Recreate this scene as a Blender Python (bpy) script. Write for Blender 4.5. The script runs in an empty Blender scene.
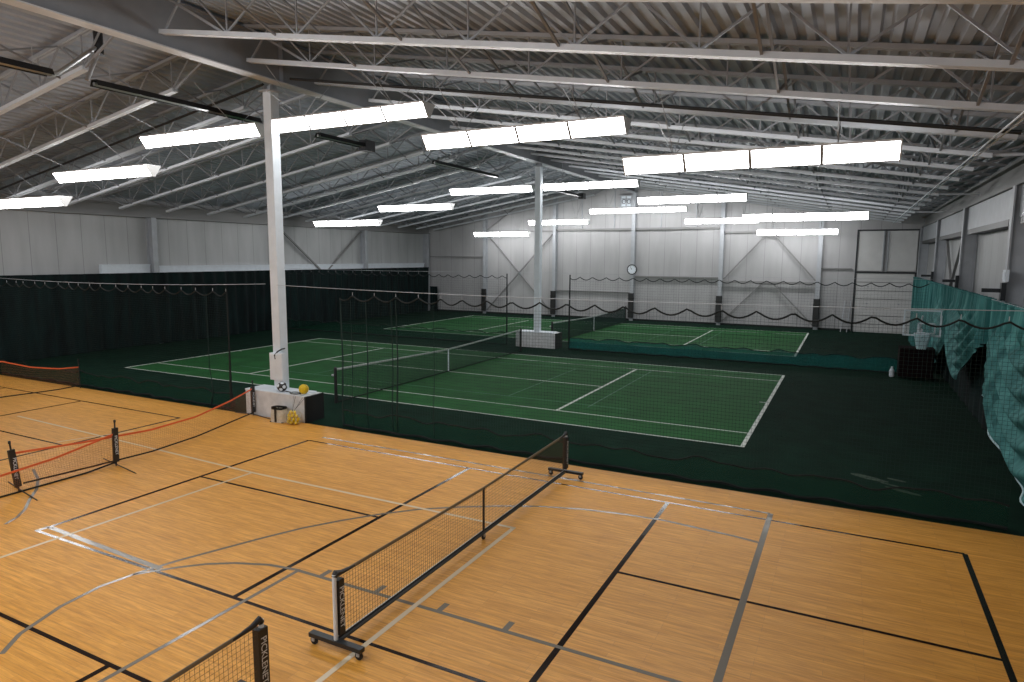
import bpy, math, random
from mathutils import Vector, Matrix
random.seed(7)
C = bpy.context.scene.collection
PI = math.pi

# ---------------------------------------------------------------- camera
CAM = Vector((13.8934, -21.7376, 4.4994))
YAW, PITCH, ROLL, FPX = -0.471610, 0.126685, 0.005548, 659.433
cy, sy, cp, sp = math.cos(YAW), math.sin(YAW), math.cos(PITCH), math.sin(PITCH)
fw = Vector((sy*cp, cy*cp, -sp)); rt = Vector((cy, -sy, 0)); up = rt.cross(fw)
cr, sr = math.cos(ROLL), math.sin(ROLL)
rt, up = cr*rt + sr*up, -sr*rt + cr*up
cam = bpy.data.objects.new('camera', bpy.data.cameras.new('camera')); C.objects.link(cam)
cam.matrix_world = Matrix(((rt.x, up.x, -fw.x, CAM.x), (rt.y, up.y, -fw.y, CAM.y), (rt.z, up.z, -fw.z, CAM.z), (0, 0, 0, 1)))
cam.data.sensor_width = 36; cam.data.lens = FPX/1024*36; cam.data.clip_end = 200
bpy.context.scene.camera = cam
# ---------------------------------------------------------------- world, exposure
sc = bpy.context.scene
w = bpy.data.worlds.new('world'); sc.world = w; w.use_nodes = True
w.node_tree.nodes['Background'].inputs[0].default_value = (1.0, 1.0, 1.0, 1)
w.node_tree.nodes['Background'].inputs[1].default_value = 0.15
sc.view_settings.view_transform = 'Standard'; sc.view_settings.look = 'None'
sc.view_settings.gamma = 1; sc.view_settings.use_curve_mapping = False
sc.view_settings.exposure = 0.18
LAMP = 17.0     # strength of the fluorescent diffusers

# ---------------------------------------------------------------- helpers
class MB:
    def __init__(s): s.v = []; s.f = []
    def quad(s, a, b, c, d):
        n = len(s.v); s.v += [tuple(a), tuple(b), tuple(c), tuple(d)]; s.f.append((n, n+1, n+2, n+3)); return s
    def box(s, x0, x1, y0, y1, z0, z1):
        n = len(s.v)
        s.v += [(x0,y0,z0),(x1,y0,z0),(x1,y1,z0),(x0,y1,z0),(x0,y0,z1),(x1,y0,z1),(x1,y1,z1),(x0,y1,z1)]
        s.f += [tuple(n+i for i in q) for q in ((0,3,2,1),(4,5,6,7),(0,1,5,4),(1,2,6,5),(2,3,7,6),(3,0,4,7))]; return s
    def beam(s, p, q, w, h, up=(0,0,1)):
        p, q = Vector(p), Vector(q); d = (q-p).normalized(); u = Vector(up)
        if abs(d.dot(u)) > .98: u = Vector((0,1,0))
        r = d.cross(u).normalized(); u = r.cross(d)
        n = len(s.v)
        for e in (p, q):
            for a, b in ((-1,-1),(1,-1),(1,1),(-1,1)): s.v.append(tuple(e + r*a*w/2 + u*b*h/2))
        s.f += [tuple(n+i for i in k) for k in ((3,2,1,0),(4,5,6,7),(0,1,5,4),(1,2,6,5),(2,3,7,6),(3,0,4,7))]; return s
    def tube(s, pts, r, n=6, closed=False):
        pts = [Vector(p) for p in pts]; base = len(s.v); m = len(pts)
        for i, p in enumerate(pts):
            if closed: d = pts[(i+1) % m]-pts[i-1]
            else: d = pts[min(i+1, m-1)]-pts[max(i-1, 0)]
            d.normalize(); u = Vector((0,0,1))
            if abs(d.dot(u)) > .95: u = Vector((0,1,0))
            a = d.cross(u).normalized(); b = a.cross(d)
            rr = r[i] if isinstance(r, (list, tuple)) else r
            for k in range(n):
                t = 2*PI*k/n + PI/n; s.v.append(tuple(p + a*math.cos(t)*rr + b*math.sin(t)*rr))
        for i in range(m if closed else m-1):
            j = (i+1) % m
            for k in range(n):
                k2 = (k+1) % n; s.f.append((base+i*n+k, base+i*n+k2, base+j*n+k2, base+j*n+k))
        if not closed:
            s.f.append(tuple(base+k for k in range(n))[::-1]); s.f.append(tuple(base+(m-1)*n+k for k in range(n)))
        return s
    def lathe(s, prof, n=16, c=(0,0,0), axis='z'):
        base = len(s.v)
        for r, z in prof:
            for k in range(n):
                t = 2*PI*k/n; x, y = r*math.cos(t), r*math.sin(t)
                p = (x, y, z) if axis == 'z' else (z, x, y) if axis == 'x' else (x, z, y)
                s.v.append((c[0]+p[0], c[1]+p[1], c[2]+p[2]))
        for i in range(len(prof)-1):
            for k in range(n):
                k2 = (k+1) % n; s.f.append((base+i*n+k, base+i*n+k2, base+(i+1)*n+k2, base+(i+1)*n+k))
        return s
    def grid(s, fn, nu, nv):
        base = len(s.v)
        for i in range(nu+1):
            for j in range(nv+1): s.v.append(tuple(fn(i/nu, j/nv)))
        for i in range(nu):
            for j in range(nv):
                a = base+i*(nv+1)+j; s.f.append((a, a+nv+1, a+nv+2, a+1))
        return s
    def prism(s, poly, axis, a, b):      # poly of 2-D points extruded along an axis
        n = len(poly); base = len(s.v)
        for e in (a, b):
            for p, q in poly: s.v.append((e,p,q) if axis == 'x' else (p,e,q) if axis == 'y' else (p,q,e))
        for i in range(n): j = (i+1) % n; s.f.append((base+i, base+j, base+n+j, base+n+i))
        s.f.append(tuple(base+i for i in range(n))[::-1]); s.f.append(tuple(base+n+i for i in range(n))); return s
    def build(s, name, mat, parent=None, loc=None, smooth=False):
        me = bpy.data.meshes.new(name); me.from_pydata(s.v, [], s.f); me.update()
        if smooth:
            for p in me.polygons: p.use_smooth = True
        me.materials.append(mat)
        o = bpy.data.objects.new(name, me); C.objects.link(o)
        if parent: o.parent = parent
        if loc: o.location = loc
        return o

def thing(name, label, cat, loc=(0,0,0), rz=0, group=None):
    o = bpy.data.objects.new(name, None); C.objects.link(o); o.empty_display_size = .2
    o.location = loc; o.rotation_euler = (0,0,rz); return tag(o, label, cat, group)
def tag(o, label, cat, group=None, kind=None):
    o['label'] = label; o['category'] = cat
    if group: o['group'] = group
    if kind: o['kind'] = kind
    return o
def struct(o, label=None):
    o['kind'] = 'structure'
    if label: o['label'] = label
    return o
def copy_tree(o, parent=None):
    c = o.copy(); C.objects.link(c); c.parent = parent
    for ch in list(o.children): copy_tree(ch, c)
    return c

def mat(name, col, rough=.6, metal=0, var=0.0, scale=6, bump=0, bscale=40, emit=0, spec=.5, stretch=(1,1,1), alpha=None):
    m = bpy.data.materials.new(name); m.use_nodes = True; nt = m.node_tree; b = nt.nodes['Principled BSDF']
    b.inputs['Base Color'].default_value = (*col, 1); b.inputs['Roughness'].default_value = rough
    b.inputs['Metallic'].default_value = metal; b.inputs['Specular IOR Level'].default_value = spec
    if var or bump:
        tc = nt.nodes.new('ShaderNodeTexCoord'); mp = nt.nodes.new('ShaderNodeMapping'); mp.inputs['Scale'].default_value = stretch
        nt.links.new(tc.outputs['Object'], mp.inputs['Vector'])
    if var:
        n = nt.nodes.new('ShaderNodeTexNoise'); n.inputs['Scale'].default_value = scale; n.inputs['Detail'].default_value = 5
        nt.links.new(mp.outputs[0], n.inputs['Vector'])
        r = nt.nodes.new('ShaderNodeValToRGB')
        r.color_ramp.elements[0].position = .3; r.color_ramp.elements[1].position = .7
        r.color_ramp.elements[0].color = (*[c*(1-var) for c in col], 1); r.color_ramp.elements[1].color = (*[min(1, c*(1+var)) for c in col], 1)
        nt.links.new(n.outputs['Fac'], r.inputs[0]); nt.links.new(r.outputs[0], b.inputs['Base Color'])
    if bump:
        n2 = nt.nodes.new('ShaderNodeTexNoise'); n2.inputs['Scale'].default_value = bscale
        nt.links.new(mp.outputs[0], n2.inputs['Vector'])
        bp = nt.nodes.new('ShaderNodeBump'); bp.inputs['Strength'].default_value = bump; bp.inputs['Distance'].default_value = .01
        nt.links.new(n2.outputs['Fac'], bp.inputs['Height']); nt.links.new(bp.outputs[0], b.inputs['Normal'])
    if emit:
        b.inputs['Emission Color'].default_value = (1, 1, 1, 1); b.inputs['Emission Strength'].default_value = emit
    if alpha is not None: b.inputs['Alpha'].default_value = alpha
    return m

# wood sports floor: narrow strips running along X
def wood_mat():
    m = bpy.data.materials.new('wood_strip_floor'); m.use_nodes = True; nt = m.node_tree; N = nt.nodes; L = nt.links
    b = N['Principled BSDF']; tc = N.new('ShaderNodeTexCoord')
    br = N.new('ShaderNodeTexBrick'); br.inputs['Scale'].default_value = 1; br.inputs['Brick Width'].default_value = 1.1
    br.inputs['Row Height'].default_value = .085; br.inputs['Mortar Size'].default_value = .0015; br.offset = .37; br.offset_frequency = 3
    br.inputs['Color1'].default_value = (.78,.385,.075,1); br.inputs['Color2'].default_value = (.69,.325,.048,1); br.inputs['Mortar'].default_value = (.45,.21,.06,1)
    br.inputs['Bias'].default_value = .1
    L.new(tc.outputs['Object'], br.inputs['Vector'])
    mp = N.new('ShaderNodeMapping'); mp.inputs['Scale'].default_value = (1.2, 16, 1); L.new(tc.outputs['Object'], mp.inputs['Vector'])
    n = N.new('ShaderNodeTexNoise'); n.inputs['Scale'].default_value = 1.6; n.inputs['Detail'].default_value = 6; n.inputs['Roughness'].default_value = .65
    L.new(mp.outputs[0], n.inputs['Vector'])
    r = N.new('ShaderNodeValToRGB'); r.color_ramp.elements[0].position = .3; r.color_ramp.elements[1].position = .72
    r.color_ramp.elements[0].color = (.68,.62,.55,1); r.color_ramp.elements[1].color = (1.15,1.15,1.15,1)
    L.new(n.outputs['Fac'], r.inputs[0])
    mx = N.new('ShaderNodeMix'); mx.data_type = 'RGBA'; mx.blend_type = 'MULTIPLY'; mx.inputs[0].default_value = 1
    L.new(br.outputs['Color'], mx.inputs[6]); L.new(r.outputs[0], mx.inputs[7]); L.new(mx.outputs[2], b.inputs['Base Color'])
    b.inputs['Roughness'].default_value = .45; b.inputs['Specular IOR Level'].default_value = .4
    return m

def panel_wall_mat(name, axis, col):
    m = bpy.data.materials.new(name); m.use_nodes = True; nt = m.node_tree; N = nt.nodes; L = nt.links
    b = N['Principled BSDF']; b.inputs['Roughness'].default_value = .55
    tc = N.new('ShaderNodeTexCoord'); sx = N.new('ShaderNodeSeparateXYZ'); L.new(tc.outputs['Object'], sx.inputs[0])
    mo = N.new('ShaderNodeMath'); mo.operation = 'PINGPONG'; mo.inputs[1].default_value = .55; L.new(sx.outputs[axis], mo.inputs[0])
    r = N.new('ShaderNodeValToRGB'); r.color_ramp.elements[0].position = 0; r.color_ramp.elements[1].position = .018
    r.color_ramp.elements[0].color = (.45,.45,.45,1); r.color_ramp.elements[1].color = (1,1,1,1); L.new(mo.outputs[0], r.inputs[0])
    mp = N.new('ShaderNodeMapping'); mp.inputs['Scale'].default_value = (1.4, 1.4, .25); L.new(tc.outputs['Object'], mp.inputs['Vector'])
    n = N.new('ShaderNodeTexNoise'); n.inputs['Scale'].default_value = 1.0; n.inputs['Detail'].default_value = 6; L.new(mp.outputs[0], n.inputs['Vector'])
    r2 = N.new('ShaderNodeValToRGB'); r2.color_ramp.elements[0].position = .3; r2.color_ramp.elements[1].position = .7
    r2.color_ramp.elements[0].color = (*[c*.80 for c in col], 1); r2.color_ramp.elements[1].color = (*col, 1); L.new(n.outputs['Fac'], r2.inputs[0])
    mx = N.new('ShaderNodeMix'); mx.data_type = 'RGBA'; mx.blend_type = 'MULTIPLY'; mx.inputs[0].default_value = 1
    L.new(r2.outputs[0], mx.inputs[6]); L.new(r.outputs[0], mx.inputs[7]); L.new(mx.outputs[2], b.inputs['Base Color'])
    return m

def scrim_mat(name, col, opacity):
    m = bpy.data.materials.new(name); m.use_nodes = True; nt = m.node_tree; N = nt.nodes
    N.remove(N['Principled BSDF']); out = N['Material Output']
    t = N.new('ShaderNodeBsdfTransparent'); d = N.new('ShaderNodeBsdfDiffuse'); tl = N.new('ShaderNodeBsdfTranslucent')
    d.inputs[0].default_value = (*col, 1); tl.inputs[0].default_value = (*col, 1)
    a = N.new('ShaderNodeMixShader'); a.inputs[0].default_value = .4; nt.links.new(d.outputs[0], a.inputs[1]); nt.links.new(tl.outputs[0], a.inputs[2])
    x = N.new('ShaderNodeMixShader'); x.inputs[0].default_value = opacity
    nt.links.new(t.outputs[0], x.inputs[1]); nt.links.new(a.outputs[0], x.inputs[2]); nt.links.new(x.outputs[0], out.inputs[0]); return m

M = dict(
 wood=wood_mat(),
 green_out=mat('dark_green_carpet', (.004,.020,.012), .95, var=.25, scale=1.5, bump=.2, bscale=120, spec=.08),
 green_in=mat('court_green', (.012,.094,.022), .85, var=.2, scale=1.2, bump=.2, bscale=120, spec=.2),
 line=mat('court_line_white', (.62,.66,.62), .7),
 line_thin=mat('court_line_dull', (.30,.40,.34), .7),
 line_old=mat('court_line_faint', (.05,.16,.09), .7),
 tape_black=mat('black_tape', (.014,.006,.004), .13, bump=.12, bscale=9, spec=.35),
 tape_grey=mat('grey_tape', (.20,.18,.15), .16, bump=.12, bscale=9),
 tape_white=mat('cream_tape', (.62,.50,.34), .3),
 wall_end=panel_wall_mat('end_wall_panel', 0, (.43,.43,.44)),
 wall_side=panel_wall_mat('side_wall_panel', 1, (.48,.49,.50)),
 deck=mat('roof_deck_steel', (.35,.385,.44), .55, .2, var=.15, scale=.8),
 steel=mat('painted_steel', (.38,.40,.43), .5, .1, var=.08, scale=3),
 steel_lt=mat('pale_joist_paint', (.60,.63,.67), .45, .1, var=.06, scale=3),
 girder=mat('girder_grey', (.23,.24,.26), .6, var=.08, scale=2),
 web=mat('joist_web_paint', (.29,.30,.32), .5),
 brace=mat('brace_grey', (.22,.22,.22), .6),
 white=mat('white_paint', (.70,.76,.82), .5, var=.05, scale=4),
 white_dirty=mat('scuffed_white_board', (.64,.66,.68), .6, var=.12, scale=5),
 alu=mat('brushed_aluminium', (.55,.56,.58), .35, .8),
 black=mat('black_plastic', (.014,.014,.015), .5),
 black_steel=mat('black_steel', (.018,.022,.026), .4, .2),
 rubber=mat('dark_rubber', (.012,.011,.010), .8),
 hem=mat('black_hem', (.008,.012,.012), .9),
 netcord=mat('green_black_cord', (.010,.028,.026), .9),
 tnet=mat('black_net_cord', (.006,.030,.026), .9),
 pnet=mat('tan_net_cord', (.10,.060,.020), .8),
 pnet_dark=mat('dark_net_cord', (.30,.12,.05), .8),
 band=mat('net_tape_grey', (.42,.46,.45), .7),
 tape_top=mat('net_top_tape', (.20,.17,.12), .7),
 orange=mat('orange_tape', (.75,.13,.035), .6),
 maroon=mat('maroon_black_cover', (.007,.003,.004), .95, spec=.1),
 curtain_r=None, curtain_l=None,
 yellow=mat('yellow_ball', (.72,.50,.01), .45, var=.06, scale=20),
 bag=mat('cream_canvas', (.55,.50,.40), .8, var=.1, scale=20, bump=.3, bscale=60),
 glass=mat('clear_acrylic', (.4,.5,.5), .05, alpha=.12),
 lampface=mat('fluorescent_diffuser', (.9,.9,.9), .4, emit=LAMP),
 lampbody=mat('lamp_housing_white', (.60,.60,.60), .45),
 door=mat('door_white_panel', (.60,.60,.60), .5, var=.05, scale=2),
 pipe=mat('black_pipe', (.022,.022,.022), .5, .2),
 heater=mat('heater_dark_steel', (.035,.035,.037), .45, .6),
 tube=mat('heater_tube', (.55,.55,.55), .3, .9),
 teal_paint=mat('pale_blue_plastic', (.50,.68,.72), .5),
 skirt1=scrim_mat('green_net_skirt', (.014,.060,.038), .45),
 skirt2=scrim_mat('teal_net_skirt', (.012,.14,.13), .75),
)
def cloth_mat(name, col, col2, trans=.25):
    m = bpy.data.materials.new(name); m.use_nodes = True; nt = m.node_tree; N = nt.nodes; L = nt.links
    b = N['Principled BSDF']; b.inputs['Roughness'].default_value = .8; b.inputs['Specular IOR Level'].default_value = .2
    tc = N.new('ShaderNodeTexCoord'); mp = N.new('ShaderNodeMapping'); mp.inputs['Scale'].default_value = (1,2,.4); L.new(tc.outputs['Object'], mp.inputs[0])
    n = N.new('ShaderNodeTexNoise'); n.inputs['Scale'].default_value = 1.3; n.inputs['Detail'].default_value = 5; L.new(mp.outputs[0], n.inputs['Vector'])
    r = N.new('ShaderNodeValToRGB'); r.color_ramp.elements[0].position = .35; r.color_ramp.elements[1].position = .7
    r.color_ramp.elements[0].color = (*col2,1); r.color_ramp.elements[1].color = (*col,1); L.new(n.outputs['Fac'], r.inputs[0]); L.new(r.outputs[0], b.inputs['Base Color'])
    return m
M['curtain_r'] = cloth_mat('teal_curtain_cloth', (.085,.27,.26), (.018,.10,.10))  # darker streaks put fold shading into the cloth colour
M['curtain_l'] = cloth_mat('black_green_curtain_cloth', (.004,.016,.016), (.002,.005,.006))

# ================================================================= THE ROOM
WX, YE, YB = 17.9, 24.65, -24.7          # side wall faces at x=+-WX, far wall y=YE, camera end YB
RIM = -8.76
def roofz(x): return 10.22 - .1667*abs(x)
FZ = .012                                # top of the wood floor
f1 = struct(MB().box(-WX-.3, WX+.3, RIM, YE+.3, -.2, 0).build('floor', M['green_out']), 'dark green carpet floor of the tennis hall')
f2 = struct(MB().box(-WX-.3, WX+.3, YB, RIM, -.2, FZ).build('floor', M['wood']), 'light wood strip sports floor')
# painted tennis courts
def tennis_court(y0, full=True):
    MB().box(-11.885, 11.885, y0-5.485, y0+5.485, .0, .004).build('court_surface', M['green_in'], f1)
    b = MB(); z0, z1 = .004, .008; t = .05
    def ln(x0, x1, ya, yb): b.box(min(x0,x1), max(x0,x1), y0+min(ya,yb), y0+max(ya,yb), z0, z1)
    for s in (-1, 1):
        ln(-11.885, 11.885, s*5.485-.025, s*5.485+.025); ln(-11.885, 11.885, s*4.115-.025, s*4.115+.025)
        ln(s*11.885-(.1 if s > 0 else 0), s*11.885+(.1 if s < 0 else 0), -5.485, 5.485)
        ln(s*6.4-t/2-.02, s*6.4+t/2+.02, -4.115, 4.115)
        ln(s*11.785, s*11.585, -.025, .025)
    ln(-6.4, 6.4, -.025, .025)
    b.build('court_lines', M['line'], f1)
    o = MB(); t = .035                    # faint youth-court lines
    for s in (-1, 1):
        o.box(s*4.2-t/2, s*4.2+t/2, y0-3.0, y0+3.0, z0, z1-.001); o.box(-8.2, 8.2, y0+s*3-t/2, y0+s*3+t/2, z0, z1-.001)
    o.box(7.05, 7.09, y0-3.3, y0+3.9, z0, z1-.001)
    o.build('faint_court_lines', M['line_old'], f1)
tennis_court(0); tennis_court(16.58)
b = MB(); rs = random.Random(5)
for (x, y, L_, w_, a_) in ((14.5,-6.6,.32,.09,-.5),(15.1,-7.2,.30,.06,-.5),(14.9,-6.9,.22,.03,-.5),(15.0,-6.5,.16,.04,-.4)):
    pts = [(x+(L_*math.cos(t)*(1+.3*rs.random()))*math.cos(a_)-(w_*math.sin(t)*(1+.4*rs.random()))*math.sin(a_), y+(L_*math.cos(t))*math.sin(a_)+(w_*math.sin(t)*(1+.4*rs.random()))*math.cos(a_)) for t in [k*PI/8 for k in range(16)]]
    b.prism(pts, 'z', .0, .003)
b.build('dusty_scuff', mat('dusty_scuff', (.030,.055,.035), .9, var=.5, scale=9), f1)

# tape on the wood floor
Z0, Z1 = FZ, FZ+.002
def pickle_lines(cx, ytop, only=None):
    b = MB(); t = .055; H = 6.1; W = 6.705
    def hx(x0, x1, y): b.box(x0, x1, y-t/2, y+t/2, Z0, Z1)
    def vy(x, ya, yb): b.box(x-t/2-.01, x+t/2+.01, ya, yb, Z0, Z1+.0003)
    yb = ytop-H
    hx(cx-W, cx+W, ytop); hx(cx-W, cx+W, yb)
    for s in (-W, -2.13, 2.13, W): vy(cx+s, yb, ytop)
    hx(cx-W, cx-2.13, (ytop+yb)/2); hx(cx+2.13, cx+W, (ytop+yb)/2)
    return b.build('black_court_tape', M['tape_black'], f2)
pickle_lines(9.02, -9.98); pickle_lines(9.02, -17.72); pickle_lines(-9.16, -9.98); pickle_lines(-9.16, -17.72)
g = MB(); t = .06
def poly(b, pts, w, z1=Z1):
    for p, q in zip(pts, pts[1:]): b.beam((*p, (Z0+z1)/2), (*q, (Z0+z1)/2), w, z1-Z0)
# grey volleyball / basketball lines, with one painted glare strip
poly(g, [(2.42,-9.62),(12.89,-9.66)], t, Z1+.0006); poly(g, [(12.90,-9.66),(12.90,-15.12)], .09, Z1+.0006); 
poly(g, [(7.1,-15.12),(12.9,-15.12)], .06, Z1+.0006); poly(g, [(7.09,-15.12),(7.09,-20)], .06, Z1+.0006)
poly(g, [(2.3,-16.1),(2.3,-15.9),(5.3,-16.0)], .09, Z1+.0006)  # grey strip along the corner tape, lamp glare put in as colour
for x in (7.5, 8.47, 9.48, 10.43): g.box(x-.04, x+.04, -15.09, -14.9, Z0, Z1+.0006)
g.build('grey_court_tape', M['tape_grey'], f2)
a = MB()
arcA = [(5.61,-18.16),(5.35,-17.85),(5.12,-17.26),(5.05,-16.71),(5.14,-16.2),(5.3,-15.69),(5.52,-15.16),(5.76,-14.59),(6.05,-13.98),(6.4,-13.44),(6.83,-12.88),(7.3,-12.38),(7.9,-11.95),(8.5,-11.58),(9.14,-11.26),(9.9,-11.02),(10.6,-10.9),(11.3,-10.85),(12.49,-10.96),(12.86,-11.03)]
poly(a, arcA, .06, Z1+.0009)
arcB = [(5.12,-16.3),(5.28,-16.1),(5.48,-15.86),(5.75,-15.6),(6.1,-15.38),(6.58,-15.19),(7.1,-15.11)]
poly(a, arcB, .055, Z1+.0009)
poly(a, [(-1.16,-14.36),(-.39,-14.66),(.2,-15.0),(.66,-15.35),(1.1,-15.65),(1.39,-15.92),(1.55,-16.18)], .055, Z1+.0009)
a.build('grey_curve_tape', M['tape_grey'], f2)
h = MB()
poly(h, [(-6.6,-11.96),(-.16,-12.22),(3.1,-12.36),(9.18,-12.34)], .06, Z1+.0012)
poly(h, [(9.15,-12.34),(9.13,-17.5)], .07, Z1+.0012)
poly(h, [(2.86,-17.2),(3.05,-12.36)], .06, Z1+.0012)
poly(h, [(-2.9,-12.95),(-2.25,-11.45)], .05, Z1+.0012)
h.build('cream_court_tape', M['tape_white'], f2)

# ---- walls
def gable(y0, y1):
    return MB().prism([(-WX-.3,-.2),(WX+.3,-.2),(WX+.3,roofz(WX+.3)),(0,roofz(0)),(-WX-.3,roofz(WX+.3))], 'y', y0, y1)
struct(gable(YE, YE+.3).build('wall_back', M['wall_end']), 'white panelled far end wall')
struct(MB().box(-WX-.3, -WX, YB, YE, -.2, roofz(WX)).build('wall_left', M['wall_side']), 'white panelled left side wall')
struct(MB().box(WX, WX+.3, YB, YE, -.2, roofz(WX)).build('wall_right', M['wall_side']), 'white panelled right side wall')
# ---- corrugated roof deck
def deck():
    b = MB(); prof = []; p = .30; d = .075
    x = 0.0
    while x < WX+.3:
        prof += [(x, d), (x+.10, d), (x+.14, 0), (x+.26, 0)]; x += p
    for s in (1, -1):
        pts = [(s*px, roofz(px)+dz) for px, dz in prof]
        n = len(b.v)
        for yy in (YB, YE+.3):
            for px, pz in pts: b.v.append((px, yy, pz))
        m = len(pts)
        for i in range(m-1): b.f.append((n+i, n+i+1, n+m+i+1, n+m+i))
    return b.build('ceiling', M['deck'])
struct(deck(), 'corrugated steel roof deck')

ti = [0]
def trim(b, m, label):
    ti[0] += 1; return struct(b.build('trim_%d' % ti[0], m), label)
# eave beams, side wall posts, headers, braces
for s, nm in ((-1, 'left'), (1, 'right')):
    xs = lambda a, c: (min(s*a, s*c), max(s*a, s*c))
    trim(MB().box(*xs(17.45, WX), YB, YE, 6.35, 6.43).box(*xs(17.62, 17.70), YB, YE, 6.43, 6.92).box(*xs(17.45, WX), YB, YE, 6.92, 7.0), M['brace'], 'eave beam along the %s wall' % nm)
    for y in ((-16.45, -8.2, 0, 8.2, 16.4, 24.3) if s < 0 else (-17.2, -9.0, -.9, 7.4, 15.8, 24.3)):
        b = MB().box(*xs(17.42, 17.46), y-.14, y+.14, 0, 6.35).box(*xs(17.46, WX-.02), y-.02, y+.02, 0, 6.35).box(*xs(WX-.06, WX-.01), y-.14, y+.14, 0, 6.35)
        trim(b, M['steel'], 'steel post against the %s wall' % nm)
    b = MB()
    for ya, yb in ((8.35, 16.25) if s < 0 else (7.55, 15.65),):
        b.beam((s*17.66, ya, 6.25), (s*17.66, yb, .3), .10, .10); b.beam((s*17.74, yb, 6.25), (s*17.74, ya, .3), .10, .10)
    trim(b, M['brace'], 'crossed wind braces on the %s wall' % nm)
trim(MB().box(-17.9, -17.72, -2.6, -.15, 3.4, 3.98).box(-17.9, -17.68, -2.6, -.15, 3.98, 4.04), M['white'], 'white ledge low on left wall near the post')
trim(MB().box(-17.9, -17.72, .15, 24.1, 3.4, 3.9).box(-17.9, -17.68, .15, 24.1, 3.9, 3.96), M['white'], 'white ledge along the left wall')
for ya, yb in ((-8.8, -1.1), (-.7, 7.2), (7.6, 15.6), (16.0, 24.1)):
    trim(MB().box(17.55, WX, ya, yb, 5.55, 6.35), M['steel'], 'deep header across a bay of the right wall')
    trim(MB().box(17.50, WX, ya+.5, yb-.5, 5.38, 5.55), M['black'], 'dark slot under a right wall header')
# end wall posts, girts, braces
px_end = (-12.1, -6.08, 0, 6.1, 12.1)
for x in px_end:
    zt = roofz(x)-.05
    trim(MB().box(x-.13, x+.13, 24.30, 24.34, 0, zt).box(x-.02, x+.02, 24.34, 24.62, 0, zt).box(x-.13, x+.13, 24.60, 24.64, 0, zt), M['steel'], 'steel post against the far wall')
trim(MB().box(-17.4, -12.2, 24.50, 24.65, 4.45, 4.53), M['brace'], 'girt on far wall left bay')
trim(MB().box(-6.0, -.1, 24.45, 24.65, 6.45, 6.6).box(.1, 6.0, 24.45, 24.65, 6.45, 6.6), M['brace'], 'girt across the middle of the far wall')
trim(MB().box(-12, -6.2, 24.45, 24.65, 6.4, 6.5), M['brace'], 'girt over crossed braces on far wall')
trim(MB().box(6.2, 12, 24.45, 24.65, 6.15, 6.28), M['brace'], 'upper girt in the braced bay')
trim(MB().box(12.2, 13.95, 24.5, 24.65, 3.85, 3.93), M['brace'], 'girt beside the overhead door')
trim(MB().box(6.25, 11.95, 24.32, 24.44, 2.86, 3.0), M['brace'], 'dark cross rail in the braced bay')
trim(MB().box(.2, 5.95, 24.4, 24.6, 3.12, 3.22), M['brace'], 'thin rail right of the clock post')
trim(MB().box(-6.0, -.15, 24.5, 24.65, 1.98, 2.04), M['brace'], 'low rail left of the clock post')
b = MB(); b.beam((-11.9, 24.4, .3), (-6.3, 24.4, 6.2), .11, .08); trim(b, M['brace'], 'rising brace on far wall')
b = MB(); b.beam((-11.9, 24.52, 6.2), (-6.3, 24.52, .3), .11, .08); trim(b, M['brace'], 'falling brace on far wall')
b = MB(); b.beam((-11.9, 24.4, 6.6), (-9.2, 24.4, 8.4), .10, .08); trim(b, M['brace'], 'upper short brace on far wall')
for z0, z1, w in ((.25, 2.85, 'lower'), (3.1, 5.9, 'upper')):
    b = MB(); b.beam((6.3, 24.42, z0), (8.75, 24.42, z1), .11, .08).beam((11.95, 24.42, z0), (9.45, 24.42, z1), .11, .08).box(8.6, 9.6, 24.38, 24.46, z1-.06, z1+.1)
    trim(b, M['brace'], w+' inverted V brace in the far wall bay')
for x in (-1.5, 1.9, -4.0, 4.3): trim(MB().box(x-.03, x+.03, 24.58, 24.65, 6.6, roofz(x)-.05), M['steel'], 'short upper mullion on far wall')
# baseboard (dark base strip of the end wall)
struct(MB().box(-WX, 14.1, 24.56, 24.65, 0, .12).build('baseboard_back', M['hem']), 'dark strip at the foot of the far wall')
# right corner infill: overhead door and panels above
d = struct(MB().box(14.25, 17.30, 24.48, 24.64, 0, 3.6).build('door_1', M['door']), 'white sectional overhead door in far wall')
b = MB()
for k in range(1, 7): b.box(14.25, 17.30, 24.465, 24.48, k*.514-.012, k*.514+.012)
b.build('section_joint', M['black'], d)
b = MB()
for k in (1, 3, 5):
    for x in (14.9, 16.6): b.box(x-.05, x+.05, 24.46, 24.48, k*.514+.2, k*.514+.27)
b.build('door_hinges', M['steel'], d)
b = MB().box(14.12, 14.2, 24.42, 24.64, 0, 6.28).box(17.33, 17.42, 24.42, 24.64, 0, 3.72).box(14.2, 17.33, 24.44, 24.64, 3.65, 3.73).box(14.2, 17.4, 24.42, 24.64, 6.2, 6.28)
b.build('door_frame', M['black_steel'], d)
b = MB().box(14.22, 15.55, 24.5, 24.64, 3.78, 6.18).box(15.85, 17.35, 24.5, 24.64, 3.78, 6.18); b.build('upper_panel', M['door'], d)
b = MB().box(15.55, 15.62, 24.44, 24.62, 3.76, 6.2).box(15.78, 15.85, 24.44, 24.62, 3.76, 6.2); b.build('door_track', M['steel'], d)

# ================================================================= STEELWORK
g0 = thing('ridge_girder', 'deep grey steel I-beam girder running under the whole roof ridge', 'girder', (0, 0, 9.04))
MB().box(-.02, .02, YB, YE, .03, 1.07).build('web', M['girder'], g0)
MB().box(-.17, .17, YB, YE, 0, .03).build('bottom_flange', M['steel_lt'], g0)
MB().box(-.17, .17, YB, YE, 1.05, 1.08).build('top_flange', M['girder'], g0)
for y in (-16.45, -8.25, 8.2): MB().box(-.16, .16, y-.01, y+.01, .03, 1.05).build('stiffener', M['girder'], g0)

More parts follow.
